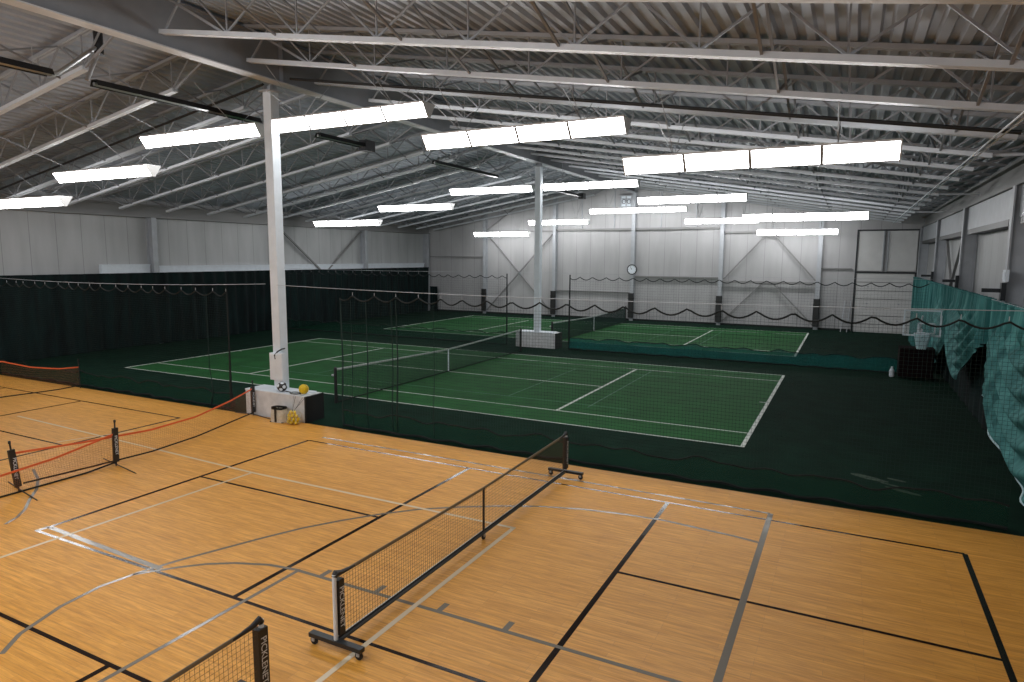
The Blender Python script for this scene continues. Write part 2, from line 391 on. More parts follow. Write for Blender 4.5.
def column(x, y, zb, label, W=.14):
    t = thing('steel_column', label, 'column', (x, y, 0))
    MB().box(-W, W, -W, W, zb, 8.86).build('shaft', M['white'], t)
    MB().box(-.22, .22, -.22, .22, 8.86, 8.90).build('cap_plate', M['steel'], t)
    MB().box(-.12, .12, -.02, .02, 8.90, 9.04).box(-.12, -.10, -.12, .12, 8.90, 9.04).box(.10, .12, -.12, .12, 8.90, 9.04).build('cap_stub', M['steel'], t)
    return t
c1 = column(-.34, -8.25, .74, 'tall white square steel column nearest the wood floor, carrying the ridge girder')
c2 = column(.03, 8.25, .78, 'white square steel column standing between the two tennis courts')
bx = thing('electrical_box', 'white rectangular box fixed low on the nearest tall column', 'box', (-.24, -8.43, 1.04))
MB().box(-.24, .24, -.10, .035, 0, .76).build('casing', M['white'], bx)
MB().box(-.22, .22, -.115, -.10, .02, .74).build('door', M['white'], bx)
MB().tube([(.0,-.125,.60),(-.02,-.125,.70),(.02,-.05,.80),(.16,-.02,.88),(.24,.02,.90)], .02, 6).build('cable', M['black'], bx)

def pedestal(x0, x1, y0, y1, h, label):
    t = thing('column_plinth', label, 'plinth', ((x0+x1)/2, (y0+y1)/2, 0)); w = (x1-x0)/2; dd = (y1-y0)/2
    MB().box(-w, w-.05, -dd, dd, 0, h-.03).build('body', M['white_dirty'], t)
    MB().box(w-.05, w, -dd-.01, dd+.01, 0, h-.02).build('end_panel', M['black'], t)['label'] = 'black end panel'
    MB().box(-w-.01, w-.25, -dd-.01, dd+.01, h-.03, h).build('top', M['white'], t)
    return t
pedestal(-1.27, 1.02, -8.72, -8.05, .74, 'white boxed plinth with black end around the nearest column')
pedestal(-1.05, 1.16, 8.0, 8.75, .78, 'white boxed plinth with black end between the tennis courts')

# roof joists ----------------------------------------------------------------
ords = ['nearest the far wall','second','third','fourth','fifth','sixth','seventh','eighth','ninth','tenth','eleventh','twelfth','thirteenth','fourteenth','fifteenth','sixteenth','seventeenth','eighteenth','nineteenth','twentieth','twenty-first']
def joist(s, label):
    t = thing('roof_joist', label, 'joist', (0, 0, 0), 0, 'open-web steel roof joists')
    zt = lambda x: roofz(x)-.05; zb = lambda x: 9.36-.1667*abs(x)
    xi = .18 if s > 0 else 2.65; xo = 16.35
    b = MB()
    for o in (-.045, .045): b.beam((s*.05, o, zt(.05)), (s*17.75, o, zt(17.75)), .07, .075)
    b.build('top_chord', M['steel'], t)
    b = MB()
    for o in (-.042, .042): b.beam((s*xi, o, zb(xi)), (s*xo, o, zb(xo)), .076, .09)
    b.build('bottom_chord', M['steel_lt'], t)
    b = MB(); n = 8; span = (15.6-2.2)/7; x0_ = 2.2 if s > 0 else 2.75; span = (15.6-x0_)/7; nodes = [x0_+i*span for i in range(8)]
    for i, x in enumerate(nodes):
        b.beam((s*x, 0, zb(x)+.04), (s*x, 0, zt(x)-.03), .026, .026)
        for e in (-1, 1):
            xe = x+e*span/2
            b.beam((s*x, 0, zb(x)+.04), (s*xe, 0, zt(xe)-.03), .034, .034)
    b.beam((s*x0_, 0, zb(x0_)), (s*.2, 0, zt(.2)-.02), .05, .05)
    if s > 0: b.beam((s*.25, 0, zb(.25)), (s*.9, 0, zt(.9)-.02), .04, .04)
    b.beam((s*15.9, 0, zb(15.9)+.03), (s*17.6, 0, zt(17.6)-.02), .05, .05)
    b.build('web', M['web'], t); return t
for s, nm in ((-1, 'left'), (1, 'right')):
    proto = None
    for n_, k in enumerate(range(10, -11, -1)):
        lab = 'open-web steel roof joist on the %s slope, %s' % (nm, ords[n_] if n_ == 0 else ords[n_]+' from the far wall')
        if proto is None: proto = o = joist(s, lab)
        else: o = copy_tree(proto)
        o['label'] = lab; o.location = (0, 2.35*k, 0)
# cross bridging rows
zt = lambda x: roofz(x)-.1; zb = lambda x: 9.36-.1667*abs(x)
for s, nm in ((-1, 'left'), (1, 'right')):
    for i, x in enumerate((3.6, 6.6, 9.6, 12.6, 15.4)):
        t = thing('cross_bridging', 'row of crossed thin steel bars between %s slope joists, %s' % (nm, ['closest to the ridge','second from the ridge','third from the ridge','fourth from the ridge','closest to the eave'][i]), 'bracing', (s*x, 0, 0), 0, 'crossed bridging rows under the roof')
        for j in (0, 1):
            m0 = None
            for k in range(-7, 10):
                if m0 is None:
                    z1, z2 = (zb(x), zt(x)) if j == 0 else (zt(x), zb(x))
                    o = MB().beam((.03*(1 if j else -1), .06, z1), (.03*(1 if j else -1), 2.29, z2), .04, .04).build('brace_bar', M['girder'], t); m0 = o.data
                else:
                    o = bpy.data.objects.new('brace_bar', m0); C.objects.link(o); o.parent = t
                o.location = (0, 2.35*k, 0)

# fluorescent luminaires -------------------------------------------------------
def luminaire(L, np_, label, group):
    t = thing('fluorescent_light', label, 'light', (0,0,0), 0, group)
    W, H = .25, .30; h = L/2
    MB().box(-h, h, -W-.01, W+.01, H, H+.04).build('housing', M['lampbody'], t)
    pw = L/np_
    for side in (-1, 1):
        for i in range(np_):
            x0 = -h+i*pw+.018; x1 = -h+(i+1)*pw-.018
            b = MB(); q = [(x0, side*W, H-.005), (x1, side*W, H-.005), (x1, side*.03, .012), (x0, side*.03, .012)]
            if side > 0: q = q[::-1]
            b.quad(*q[::-1]); b.build('diffuser', M['lampface'], t)
    for i in range(1, np_): x = -h+i*pw; MB().prism([(-W-.006, H), (W+.006, H), (.035, 0), (-.035, 0)], 'x', x-.028, x+.028).build('divider', M['brace'], t)
    b = MB().box(-h, h, -.03, .03, 0, .012); b.build('spine', M['lampbody'], t)
    for s in (-1, 1):
        b = MB().prism([(-W-.02, H+.03), (W+.02, H+.03), (.05, -.015), (-.05, -.015)], 'x', s*h-.012, s*h+.012); b.build('end_cap', M['lampbody'], t)
    return t
pos = ['leftmost', 'second from the left', 'third from the left', 'fourth from the left', 'fifth from the left', 'rightmost']
rows = [('nearest', -8.1, [(-12.9, 6.32), (-8.1, 7.09), (-3.36, 7.93), (2.19, 7.96), (7.11, 7.19), (12.06, 6.36)], 4.95),
        ('middle', 9.4, [(-13.1, 6.43), (-8.15, 7.2), (-3.28, 7.96), (2.25, 7.98), (7.17, 7.15), (11.96, 6.25)], 4.9),
        ('farthest', 22.3, [(-9.5, 6.17), (-4.92, 6.96), (.82, 7.65), (6.35, 6.84), (10.82, 6.08)], 4.53),
        ('added unseen wood floor', -18.8, [(-3.36, 7.93), (2.19, 7.96), (7.11, 7.19)], 4.95),  # row out of view, added to brighten the wood floor
        ('added unseen camera end', -23.5, [(-12.9, 6.32), (-8.1, 7.09), (-3.36, 7.93), (2.19, 7.96), (7.11, 7.19), (12.06, 6.36)], 4.95)]  # unseen fixtures above the camera, added for more light there
protos = {}
for rn, y, fx, L in rows:
    for i, (x, z) in enumerate(fx):
        LL, n_ = (6.65, 5) if rn == 'farthest' and i == 2 else (L, 4)
        p = pos[i] if i < len(fx)-1 else 'rightmost'
        if rn == 'farthest' and i == 2: p = 'longest one in the middle'
        lab = 'bright hanging fluorescent light, %s in the %s row' % (p, rn)
        key = (LL, n_)
        if key not in protos: protos[key] = o = luminaire(LL, n_, lab, 'V-shaped fluorescent lights under the roof')
        else: o = copy_tree(protos[key])
        o['label'] = lab; z0 = z-.15; o.location = (x, y, z0)
        for sx in (-1, 1):      # wires up to the joists
            hx = x+sx*LL*.3; zc = 9.36-.1667*abs(hx)-z0-.03
            b = MB()
            if rn in ('nearest', 'farthest'):
                for jy in ((-7.05, -9.4) if rn == 'nearest' else (21.15, 23.5)): b.tube([(sx*LL*.3, 0, .33), (sx*LL*.3, jy-y, zc)], .008, 5)
            else: b.tube([(sx*LL*.3, 0, .33), (sx*LL*.3, 0, zc)], .008, 5)
            b.build('hanger', M['steel'], o)

# pipes, radiant heaters -------------------------------------------------------
p = MB().tube([(s_x, -8.25, 9.20-.1645*abs(s_x)) for s_x in (.4, 4, 8, 12, 16.2)], .035, 8).build('gas_pipe', M['pipe'])
tag(p, 'thin black pipe sloping down under the right roof from the near column', 'pipe')
p = MB().tube([(-s_x, -8.25, 9.20-.1645*abs(s_x)) for s_x in (.6, 4, 8, 12, 16.2)], .035, 8).build('gas_pipe', M['pipe'])
tag(p, 'thin black pipe sloping down under the left roof from the near column', 'pipe')
def heater(y0, y1, label, burner=None, flue=None):
    t = thing('tube_heater', label, 'heater', (-2.3, 0, 8.5), 0, 'radiant tube heaters left of the ridge')
    b = MB(); prof = [(-.16,-.04),(-.09,.10),(.09,.10),(.16,-.04),(.15,-.04),(.085,.09),(-.085,.09),(-.15,-.04)]
    b.prism(prof, 'y', y0, y1); b.build('reflector', M['heater'], t)
    MB().tube([(0,y0,0),(0,y1,0)], .045, 10).build('tube', M['tube'], t)
    if burner: MB().box(-.17,.17,burner-.02,burner+.5,-.16,.22).box(-.12,.12,burner-.03,burner,-.1,.16).build('burner_box', M['heater'], t)
    if flue: MB().tube([(0,flue,0),(0,flue+.15,.05),(0,-11.75,.80),(0,-11.62,.86)], .05, 10).tube([(0,-11.95,.05),(0,-11.62,.80)], .045, 8).build('elbow_pipe', M['tube'], t); MB().tube([(0,-11.62,.72),(0,-11.62,1.35)], .10, 10).build('flue', M['heater'], t)
    y = y0+.4
    while y < y1: MB().tube([(0,y,.1),(0,y,.52)], .008, 5).build('hanger', M['steel'], t); y += 2.9
heater(-16.4, -12.75, 'black radiant tube heater at the top left corner, ending in an elbow flue', flue=-12.75)
heater(-11.8, -6.9, 'long black radiant tube heater left of the near column top')
heater(-4.4, -2.0, 'short radiant tube heater with burner box behind the near column lights', burner=-2.1)
heater(2.6, 8.2, 'radiant tube heater leading to the second column top')
heater(15.0, 20.0, 'far radiant tube heater with burner box before the end wall', burner=19.9)
p = MB()
for dx in (0, .09): p.tube([(15.85+dx, -20, 6.47), (15.85+dx, 0, 6.5), (15.85+dx, 22, 6.52)], .014, 6)
tag(p.build('roof_cable', M['white']), 'pair of pale cables running under the right eave', 'cable')
for i, (y, w_) in enumerate(((-4.7, 'nearest of three'), (4.7, 'middle of three'), (14.1, 'farthest of three'))):
    o = MB().beam((16.2, y+.07, 6.66), (17.5, y+.07, 6.62), .05, .05).build('eave_strut', M['steel_lt'])
    tag(o, 'short pale strut from a joist end to the right wall, %s' % w_, 'strut', 'struts at the right eave')

# ================================================================= DIVIDER NETS
def divider(x0, x1, y, label, ztop, skirt, zs, yfree=None, ph=0, vs=.07):
    t = thing('divider_net', label, 'net', (0, y, 0), 0, 'hanging divider nets'); L = x1-x0
    period = .65
    sc_ = lambda x: ztop-.06-.14*math.sin(PI*(((x+ph) / period) % 1))**1.0 if True else 0
    wob = lambda x: .05*math.sin(x*1.7+ph)+.03*math.sin(x*4.1)
    b = MB(); r = .0022
    nv = int(L/vs)
    for i in range(nv+1):
        x = x0+L*i/nv; b.tube([(x, wob(x), sc_(x)), (x+.01*math.sin(i), wob(x), zs)], r, 3)
    hz = zs
    xs = [x0+L*i/int(L/.5) for i in range(int(L/.5)+1)]
    while hz < ztop-.25:
        b.tube([(x, wob(x), hz+.012*math.sin(x*.8)) for x in xs], r, 3); hz += vs
    b.build('mesh', M['netcord'], t)
    xs = [x0+L*i/int(L/.077) for i in range(int(L/.077)+1)]
    MB().tube([(x, wob(x), sc_(x)) for x in xs], .019, 5).build('top_hem', M['hem'], t)
    hem = lambda x: zs+.035*math.sin(x*3.3+1)+.03*math.sin(x*5.1)+.02*math.sin(x*9)
    xs = [x0+L*i/int(L/.12) for i in range(int(L/.12)+1)]
    MB().tube([(x, wob(x), hem(x)) for x in xs], .018, 5).build('skirt_hem', M['hem'], t)
    n = int(L/.15)
    MB().grid(lambda u, v: (x0+L*u, wob(x0+L*u)*(1-v)+v*.06*math.sin((x0+L*u)*6), hem(x0+L*u)*(1-v)+.02*v), n, 4).build('skirt', skirt, t)
    MB().tube([(x, .06*math.sin(x*6), .03+.012*math.sin(x*7)) for x in xs], .03, 6).build('weighted_hem', M['hem'], t)
    # rings on the peaks
    k0 = math.ceil((x0+ph)/period); me = None
    k = k0
    while k*period-ph <= x1:
        x = k*period-ph
        if me is None:
            me = MB().tube([(0, 0, ztop-.055), (0, 0, ztop+.02)], .008, 5).build('hook', M['steel'], t); me.location = (x, wob(x), 0)
        else:
            o = bpy.data.objects.new('hook', me.data); C.objects.link(o); o.parent = t; o.location = (x, wob(x), 0)
        k += 1
    return t
N1 = -8.5; N2 = 8.2
n = divider(-17.1, -2.13, N1, 'dark divider net left of the near column, between wood and tennis floor', 3.52, M['skirt1'], .46, ph=.2)
MB().tube([(-2.13,0,3.45),(-2.12,0,2.0),(-2.14,.0,.5),(-2.1,.02,.06)], [.018,.022,.04,.09], 8).build('gathered_end', M['hem'], n)
MB().tube([(-3.0,0,3.4),(-3.02,0,1.2),(-2.9,.0,.45),(-3.05,.02,.05)], [.008,.012,.018,.03], 6).build('fold', M['netcord'], n)
n = divider(2.1, 16.5, N1, 'long dark divider net right of the near column, in front of tennis court', 3.56, M['skirt1'], .44)
for x, r in ((2.12,.02), (2.45,.01), (2.95,.016), (3.75,.013), (3.9,.02), (5.0,.008)):
    MB().tube([(x,0,3.42),(x+.02,.02,1.8),(x-.02,.0,.5),(x,.02,.05)], [r*.6,r,r,r*1.6], 6).build('fold', M['netcord'], n)
n = divider(-17.1, -1.68, N2, 'far divider net left of the second column, between tennis courts', 3.62, M['skirt1'], .60, vs=.12)
MB().tube([(-1.68,0,3.66),(-1.68,0,.05)], [.03,.045], 6).build('gathered_end', M['hem'], n)
n = divider(1.77, 16.6, N2, 'far divider net right of the second column, between tennis courts', 3.62, M['skirt2'], .58, ph=.3, vs=.12)
MB().tube([(1.77,0,3.66),(1.77,0,.05)], [.03,.045], 6).build('gathered_end', M['hem'], n)
def cable(x0, x1, y, zf, label):
    o = MB().tube([(x0+(x1-x0)*i/24, y, zf(i/24)) for i in range(25)], .007, 6).build('net_cable', M['steel'])
    return tag(o, label, 'cable')
cable(-17.4, -.56, N1, lambda u: 3.56+.16*(abs(2*u-1)**2), 'pale sagging steel cable over near divider net, left of the tall column')
cable(-.12, 17.4, N1, lambda u: 3.60+.10*(abs(2*u-1)**2), 'pale steel cable over near divider net, right of the tall column')
cable(-17.4, -.19, N2, lambda u: 3.69+.06*(abs(2*u-1)**2), 'thin steel cable over far divider net, left of the second column')
cable(.25, 17.4, N2, lambda u: 3.69+.06*(abs(2*u-1)**2), 'thin steel cable over far divider net, right of the second column')

# ================================================================= TENNIS NETS
def tennis_net(y0, label, r=.005):
    t = thing('tennis_net', label, 'tennis net', (0, y0, 0), 0, 'full size tennis nets')
    top = lambda y: .914+.156*(abs(y)/6.4)**1.2
    b = MB(); n = 220
    for i in range(n+1):
        y = -6.35+12.7*i/n; b.tube([(0, y, top(y)-.05), (0, y, .04)], r, 3)
    for j in range(18):
        f = j/18; b.tube([(0, -6.35+12.7*i/16, .04+(top(-6.35+12.7*i/16)-.09)*f) for i in range(17)], r, 3)
    b.build('mesh', M['tnet'], t)
    MB().grid(lambda u, v: (.012*math.cos(v*2*PI), -6.35+12.7*u, top(-6.35+12.7*u)-.03+.035*math.sin(v*2*PI)), 32, 8).build('top_band', M['band'], t, smooth=True)
    MB().tube([(0, -6.35, .03), (0, 0, .02), (0, 6.35, .03)], .018, 6).build('bottom_cord', M['hem'], t)
    MB().box(-.012, .012, -.03, .03, .0, .90).build('centre_strap', M['white'], t)
    for s in (-1, 1):
        o = MB().lathe([(0,0),(.05,0),(.05,1.08),(.035,1.12),(0,1.13)], 14, (0, s*6.42, 0)).build('post', M['black'], t, smooth=False)
        if s < 0: MB().lathe([(0,-.06),(.035,-.06),(.035,.06),(0,.06)], 10, (-.07, s*6.42, .86), 'x').build('winder', M['alu'], o)
    return t
tennis_net(0, 'long black tennis net with pale top band on the nearer court')
tennis_net(16.6, 'black tennis net on the farther court by the end wall', .009)

# ================================================================= ROLLING PICKLEBALL NETS
def text_obj(txt, size, m, parent, mw):
    cu = bpy.data.curves.new('lettering', 'FONT'); cu.body = txt; cu.size = size; cu.extrude = .0008; cu.align_x = 'CENTER'; cu.align_y = 'CENTER'
    tmp = bpy.data.objects.new('tmp', cu); C.objects.link(tmp)
    bpy.context.view_layer.update()
    me = bpy.data.meshes.new_from_object(tmp.evaluated_get(bpy.context.evaluated_depsgraph_get()))
    bpy.data.objects.remove(tmp); me.materials.clear(); me.materials.append(m)
    o = bpy.data.objects.new('lettering', me); C.objects.link(o); o.parent = parent; o.matrix_local = mw; return o
def rolling_net(x, yn, yf, label, rz=0):
    t = thing('rolling_net', label, 'net', (x, (yn+yf)/2, FZ), rz, 'wheeled pickleball nets'); h = (yf-yn)/2
    top = lambda y: .864+.05*(abs(y)/h)
    b = MB(); n = int(2*h/.05)
    for i in range(n+1): y = -h+.06+(2*h-.12)*i/n; b.tube([(0,y,top(y)-.02),(0,y,.16)], .0022, 3)
    for j in range(15): z = .16+j*.05; b.tube([(0,-h+.06+(2*h-.12)*i/8, z+ (top(-h+.06+(2*h-.12)*i/8)-.864)*(j/14)) for i in range(9)], .0022, 3)
    b.build('mesh', M['pnet'], t)
    b = MB(); b.grid(lambda u, v: (.008*math.cos(v*2*PI), -h+.05+(2*h-.1)*u, top(-h+.05+(2*h-.1)*u)-.012+.026*math.sin(v*2*PI)), 24, 6); b.build('top_tape', M['tape_top'], t)
    MB().tube([(0,-h+.05,.15),(0,h-.05,.15)], .012, 6).build('bottom_cord', M['hem'], t)
    MB().tube([(.0,-h,.115),(.0,h,.115)], .028, 8).build('cross_bar', M['black_steel'], t)
    MB().tube([(-.03,-h,.135),(-.03,h,.135)], .014, 6).build('tension_rod', M['alu'], t)
    for s in (-1, 1):
        MB().box(-.38, .38, s*h-.04, s*h+.04, .10, .15).build('base_bar', M['black_steel'], t)
        MB().tube([(0,s*h,.15),(0,s*h,.93)], .025, 10).build('post', M['white'], t)
        MB().tube([(0,s*h,.90),(0,s*h-s*.02,.94),(0,s*h-s*.12,.91),(0,s*h-s*.34,.895)], [.034,.036,.026,.014], 8).build('corner_strap', M['black'], t)
        y0_, y1_ = (-h+.028, -h+.115) if s < 0 else (h-.075, h+.045)
        MB().box(-.04, .04, y0_, y1_, .19, .85).build('sleeve', M['black'], t)
        ya = (y0_+y1_)/2
        mw = Matrix(((0,0,1,.0415),(0,1,0,ya-.0),(-1,0,0,.52),(0,0,0,1)))
        text_obj('PICKLENET', .10, M['white'], t, mw)
        mw = Matrix(((0,0,-1,-.0415),(0,-1,0,ya),(-1,0,0,.52),(0,0,0,1)))
        text_obj('PICKLENET', .10, M['white'], t, mw)
        for sx in (-1, 1):
            c = MB().tube([(sx*.33, s*h, .10), (sx*.33, s*h, .085)], .02, 8).box(sx*.33-.02, sx*.33+.02, s*h-.03, s*h+.03, .05, .09).build('caster_fork', M['steel'], t)
            MB().lathe([(0,-.016),(.045,-.016),(.05,-.008),(.05,.008),(.045,.016),(0,.016)], 16, (sx*.33, s*h, .05), 'y').build('wheel', M['rubber'], c)
    MB().tube([(0,0,.09),(0,0,.86)], .018, 8).build('centre_post', M['black_steel'], t)
    c = MB().box(-.02, .02, -.03, .03, .05, .10).build('caster_fork', M['steel'], t)
    MB().lathe([(0,-.016),(.045,-.016),(.05,0),(.045,.016),(0,.016)], 16, (0, 0, .05), 'x').build('wheel', M['rubber'], c)
    return t
rolling_net(8.93, -16.38, -9.55, 'long wheeled pickleball net with white posts on the wood floor')
rolling_net(8.93, -24.3, -17.42, 'wheeled pickleball net whose far end shows at the bottom edge')

# ================================================================= ORANGE TAPED PORTABLE NETS
def portable_net(posts, tops, bots, label, feet=True):
    """posts: list of (x,y,lean) ; tops/bots polyline (x,y,z)"""
    t = thing('portable_net', label, 'net', (0,0,0), 0, 'portable nets with orange top tape')
    def samp(P, u):
        n = len(P)-1; i = min(int(u*n), n-1); f = u*n-i; return Vector(P[i]).lerp(Vector(P[i+1]), f)
    b = MB(); nn = 120
    for i in range(nn+1):
        u = i/nn; b.tube([samp(tops,u), samp(bots,u)], .0016, 3)
    for j in range(1, 12):
        f = j/12; b.tube([samp(tops,i/16).lerp(samp(bots,i/16), f) for i in range(17)], .0016, 3)
    b.build('mesh', M['pnet_dark'], t)
    def ribbon(P, w, m, nm):
        q = MB(); K = 32
        q.grid(lambda u, v: samp(P,u)+Vector((.006*math.cos(v*2*PI), 0, w*math.sin(v*2*PI))), K, 6); return q.build(nm, m, t)
    ribbon(tops, .024, M['orange'], 'top_tape'); ribbon(bots, .020, M['hem'], 'bottom_tape')
    for (x, y, ly, txt) in posts:
        P = thing_part = MB().tube([(x,y,.02),(x,y+ly*.95,.98)], .016, 8)
        P.lathe([(0,0),(.024,0),(.024,.05),(0,.06)], 8, (x, y+ly*.97, .96)); P = P.build('post', M['black_steel'], t)
        if x < -5: continue
        s = MB().beam((x, y+ly*.08, .10), (x, y+ly*.83, .84), .055, .11, up=(0,1,0)).build('sleeve', M['black'], t)
        for sg in (1, -1):
            mw = Matrix(((0,0,sg,x+sg*.0290),(0,sg,0,y+ly*.45),(-1,0,0,.47),(0,0,0,1))); mw[1][2] = 0
            text_obj('PICKLENET', .085, M['white'], t, mw)
        if feet:
            for dx, dy in ((-.75, .0 if y > -9 else .18), (.85, -.12)):
                MB().tube([(x,y,.05),(x+dx*.9,y+dy*.9,.022),(x+dx,y+dy,.012)], .012, 6).build('foot', M['black_steel'], t)
    return t
z = FZ
portable_net([(-.90,-8.80,0,''),(.0,-15.2,-.09,'')], [(-.88,-8.84,.78),(-.5,-9.9,.68),(-.15,-11.2,.58),(0,-12.5,.57),(0,-13.9,.65),(0,-15.2,.76)],
    [(-.88,-8.84,.10),(-.5,-9.9,.12),(-.15,-11.2,.09),(0,-12.5,.07),(0,-13.9,.10),(0,-15.12,.14)], 'portable net with sagging orange tape reaching from plinth to leaning black post')
portable_net([(.14,-13.4,.03,''),(.2,-20.0,0,'')], [(.14,-13.37,.72),(.12,-13.9,.62),(.11,-14.6,.50),(.11,-15.6,.42),(.13,-17,.45),(.2,-20,.75)],
    [(.14,-13.38,.10),(.12,-14,.035),(.11,-14.8,.03),(.11,-15.6,.03),(.13,-17,.04),(.2,-20,.10)], 'portable orange taped net starting at upright black post and leaving frame left')
portable_net([(-9.05,-8.85,0,''),(-9.05,-15.4,0,'')], [(-9.05,-8.85,.74),(-9.05,-9.5,.78),(-9.05,-10.3,.95),(-9.05,-11.1,1.25),(-9.05,-13,1.3),(-9.05,-15.4,.98)],
    [(-9.05,-8.85,.12),(-9.05,-9.5,.10),(-9.05,-10.3,.12),(-9.05,-11.1,.15),(-9.05,-13,.14),(-9.05,-15.4,.14)], 'far left portable net with orange tape beside the dark divider net')

# ================================================================= CURTAINS
CX = 17.0
cb = tag(MB().tube([(CX, 24.2, 3.56), (CX, 8, 3.54), (CX, -8.4, 3.54)], .012, 6).build('curtain_cable', M['steel']), 'thin cable carrying the teal curtains along right wall', 'cable')
def sm(e0, e1, x): t = min(1, max(0, (x-e0)/(e1-e0))); return t*t*(3-2*t)
def swag(y0, y1, zt, depth, folds, loops, label, amp=.09, belly=.08, hem=None):
    """depth(u): how far the cloth hangs at u; loops: (centre u, half width, drop, fold size, fold pitch) nested U-shaped folds"""
    t = thing('teal_curtain', label, 'curtain', (CX, 0, 0), 0, 'teal curtains gathered along the right wall')
    L = y1-y0
    def f(u, v):
        d = v*depth(u); m = 0
        x = 0
        for uc, hw, D, A, pitch in loops:
            q = (u-uc)/hw
            if abs(q) < 1:
                lev = d-D*(1-abs(q)**1.6)
                k = sm(.2, 1.0, d)*sm(1.0, .7, abs(q))
                x += -A*(.5+.5*math.cos(2*PI*lev/pitch))*k; m = max(m, k)
        pl = (math.sin(u*folds*2*PI+1.3*math.sin(u*11))+.4*math.sin(u*folds*5.1*PI+1))*amp*(1-m)
        bl = -belly*math.sin(PI*min(1, d/3))*math.sin(PI*u)
        return (x+pl+bl, y0+L*u, zt-d)
    n = max(60, int(L*30))
    MB().grid(f, n, 90).build('cloth', M['curtain_r'], t, smooth=True)
    MB().grid(lambda u, v: (f(u, .003)[0]+.012*math.cos(v*2*PI), y0+L*u, zt+.03*math.sin(v*2*PI)), n, 6).build('heading', M['curtain_r'], t, smooth=True)
    if hem:
        MB().tube([f(hem[0]+(hem[1]-hem[0])*i/40, 1) for i in range(41)], .022, 6).build('pale_hem', M['teal_paint'], t)['label'] = 'pale bottom hem'
    return t
swag(5.1, 19.6, 3.54, lambda u: 1.9+1.55*sm(0, .3, u), 30, [(.16, .15, .7, .08, .5)], 'farthest teal curtain by the overhead door, hiked up behind basketball hoop', .07, .03)
swag(-2.35, 4.9, 3.54, lambda u: 1.05+1.6*sm(0, .6, u)-.75*sm(.62, 1, u), 16, [(.6, .5, 1.35, .13, .40)], 'middle teal curtain, looped up in nested swags', .07, .10)
swag(-9.0, -2.5, 3.52, lambda u: 3.3-1.05*u**2.4, 15, [(.38, .66, 2.0, .16, .50)], 'nearest teal curtain at right edge, with a diagonal dragging hem', .075, .10, (.05, .99))

o = MB().grid(lambda u, v: (17.33+.035*math.sin(u*27.6*8)+.02*math.sin(u*27.6*3.1), -8.3+27.6*u, 3.2-v*3.18), 420, 6).build('backing_curtain', M['curtain_l'], smooth=True)
tag(o, 'plain black curtain hanging behind the looped teal curtains on right wall', 'curtain')
def dark_curtain(y0, y1, label, x=-17.25, top=3.6):
    t = thing('dark_curtain', label, 'curtain', (x, 0, 0), 0, 'dark green curtains along left wall'); L = y1-y0
    MB().grid(lambda u, v: (.07*math.sin(u*L*9)+.05*math.sin(u*L*3.3)+.15*v*math.sin(u*L*.7), y0+L*u, top-v*(top-.02)), int(L*14), 10).build('cloth', M['curtain_l'], t, smooth=True)
    MB().grid(lambda u, v: (.07*math.sin(u*L*9)+.05*math.sin(u*L*3.3)+.014*math.cos(v*2*PI), y0+L*u, top+.03*math.sin(v*2*PI)), int(L*14), 6).build('heading', M['curtain_l'], t, smooth=True)
dark_curtain(-16, -8.35, 'black-green curtain on left wall beside the wood floor')
dark_curtain(-8.25, 8.15, 'long black-green curtain on left wall beside the nearer tennis court')
dark_curtain(8.3, 24.1, 'dark teal curtain on left wall beside the farther tennis court')
o = MB().grid(lambda u, v: (-17.2+.75*u, 24.15+.05*math.sin(u*25), 2.05-v*2.03), 30, 8).build('dark_curtain', M['curtain_l'], smooth=True)
tag(o, 'short dark curtain end turned onto the far wall corner', 'curtain', 'dark green curtains along left wall')
# brackets holding the curtain cable on the right wall
for i, (y, w_) in enumerate(((-1.1, 'nearest'), (7.2, 'middle'), (15.6, 'farthest'))):
    t = thing('curtain_bracket', 'black steel bracket arm above the teal curtains, %s of three' % w_, 'bracket', (17.42, y, 3.72), 0, 'curtain brackets on the right wall')
    MB().box(-.50, 0, -.04, .04, -.05, .05).build('arm', M['black_steel'], t)
    MB().box(-.10, .0, -.10, .10, -.25, .20).build('mount', M['black_steel'], t)
o = MB().box(-.08, 0, -.16, .16, 0, .3).box(-.10, -.08, -.10, .10, .06, .24).build('junction_box', M['white'], None, (17.42, -1.25, 3.95)); tag(o, 'small pale box on the right wall post above a curtain bracket', 'box')

# ================================================================= END WALL THINGS
for x, w_ in zip(px_end, ('leftmost far wall post', 'far wall post right of the crossed braces', 'far wall post under the clock', 'far wall post left of the V braces', 'far wall post beside the overhead door bay')):
    t = thing('post_pad', 'tall black safety pad on the ' + w_, 'pad', (x, 24.2, .22), 0, 'black pads on the far wall posts')
    MB().prism([(-.19,-.06),(-.15,-.10),(.15,-.10),(.19,-.06),(.19,.09),(-.19,.09)], 'z', 0, 1.75).build('padding', M['black'], t)
    MB().box(-.2, .2, -.105, .09, .35, .40).box(-.2, .2, -.105, .09, 1.35, 1.40).build('straps', M['rubber'], t)
t = thing('wall_clock', 'round white wall clock with dark rim on the middle far wall post', 'clock', (0, 24.28, 3.66))
MB().lathe([(.30,0),(.36,-.0),(.37,-.03),(.35,-.06),(.31,-.06),(.30,-.03)], 32, (0,0,0), 'y').build('rim', M['black'], t, smooth=True)
MB().lathe([(0,-.035),(.31,-.035),(.31,0),(0,0)], 32, (0,0,0), 'y').build('face', M['white'], t)
b = MB()
for k in range(12):
    a_ = k*PI/6; b.beam((.24*math.sin(a_), -.04, .24*math.cos(a_)), (.285*math.sin(a_), -.04, .285*math.cos(a_)), .022, .006, up=(0,1,0))
b.build('hour_marks', M['black'], t)
MB().beam((0,-.045,0), (-.08,-.045,.13), .03, .006, up=(0,1,0)).build('hour_hand', M['black'], t)
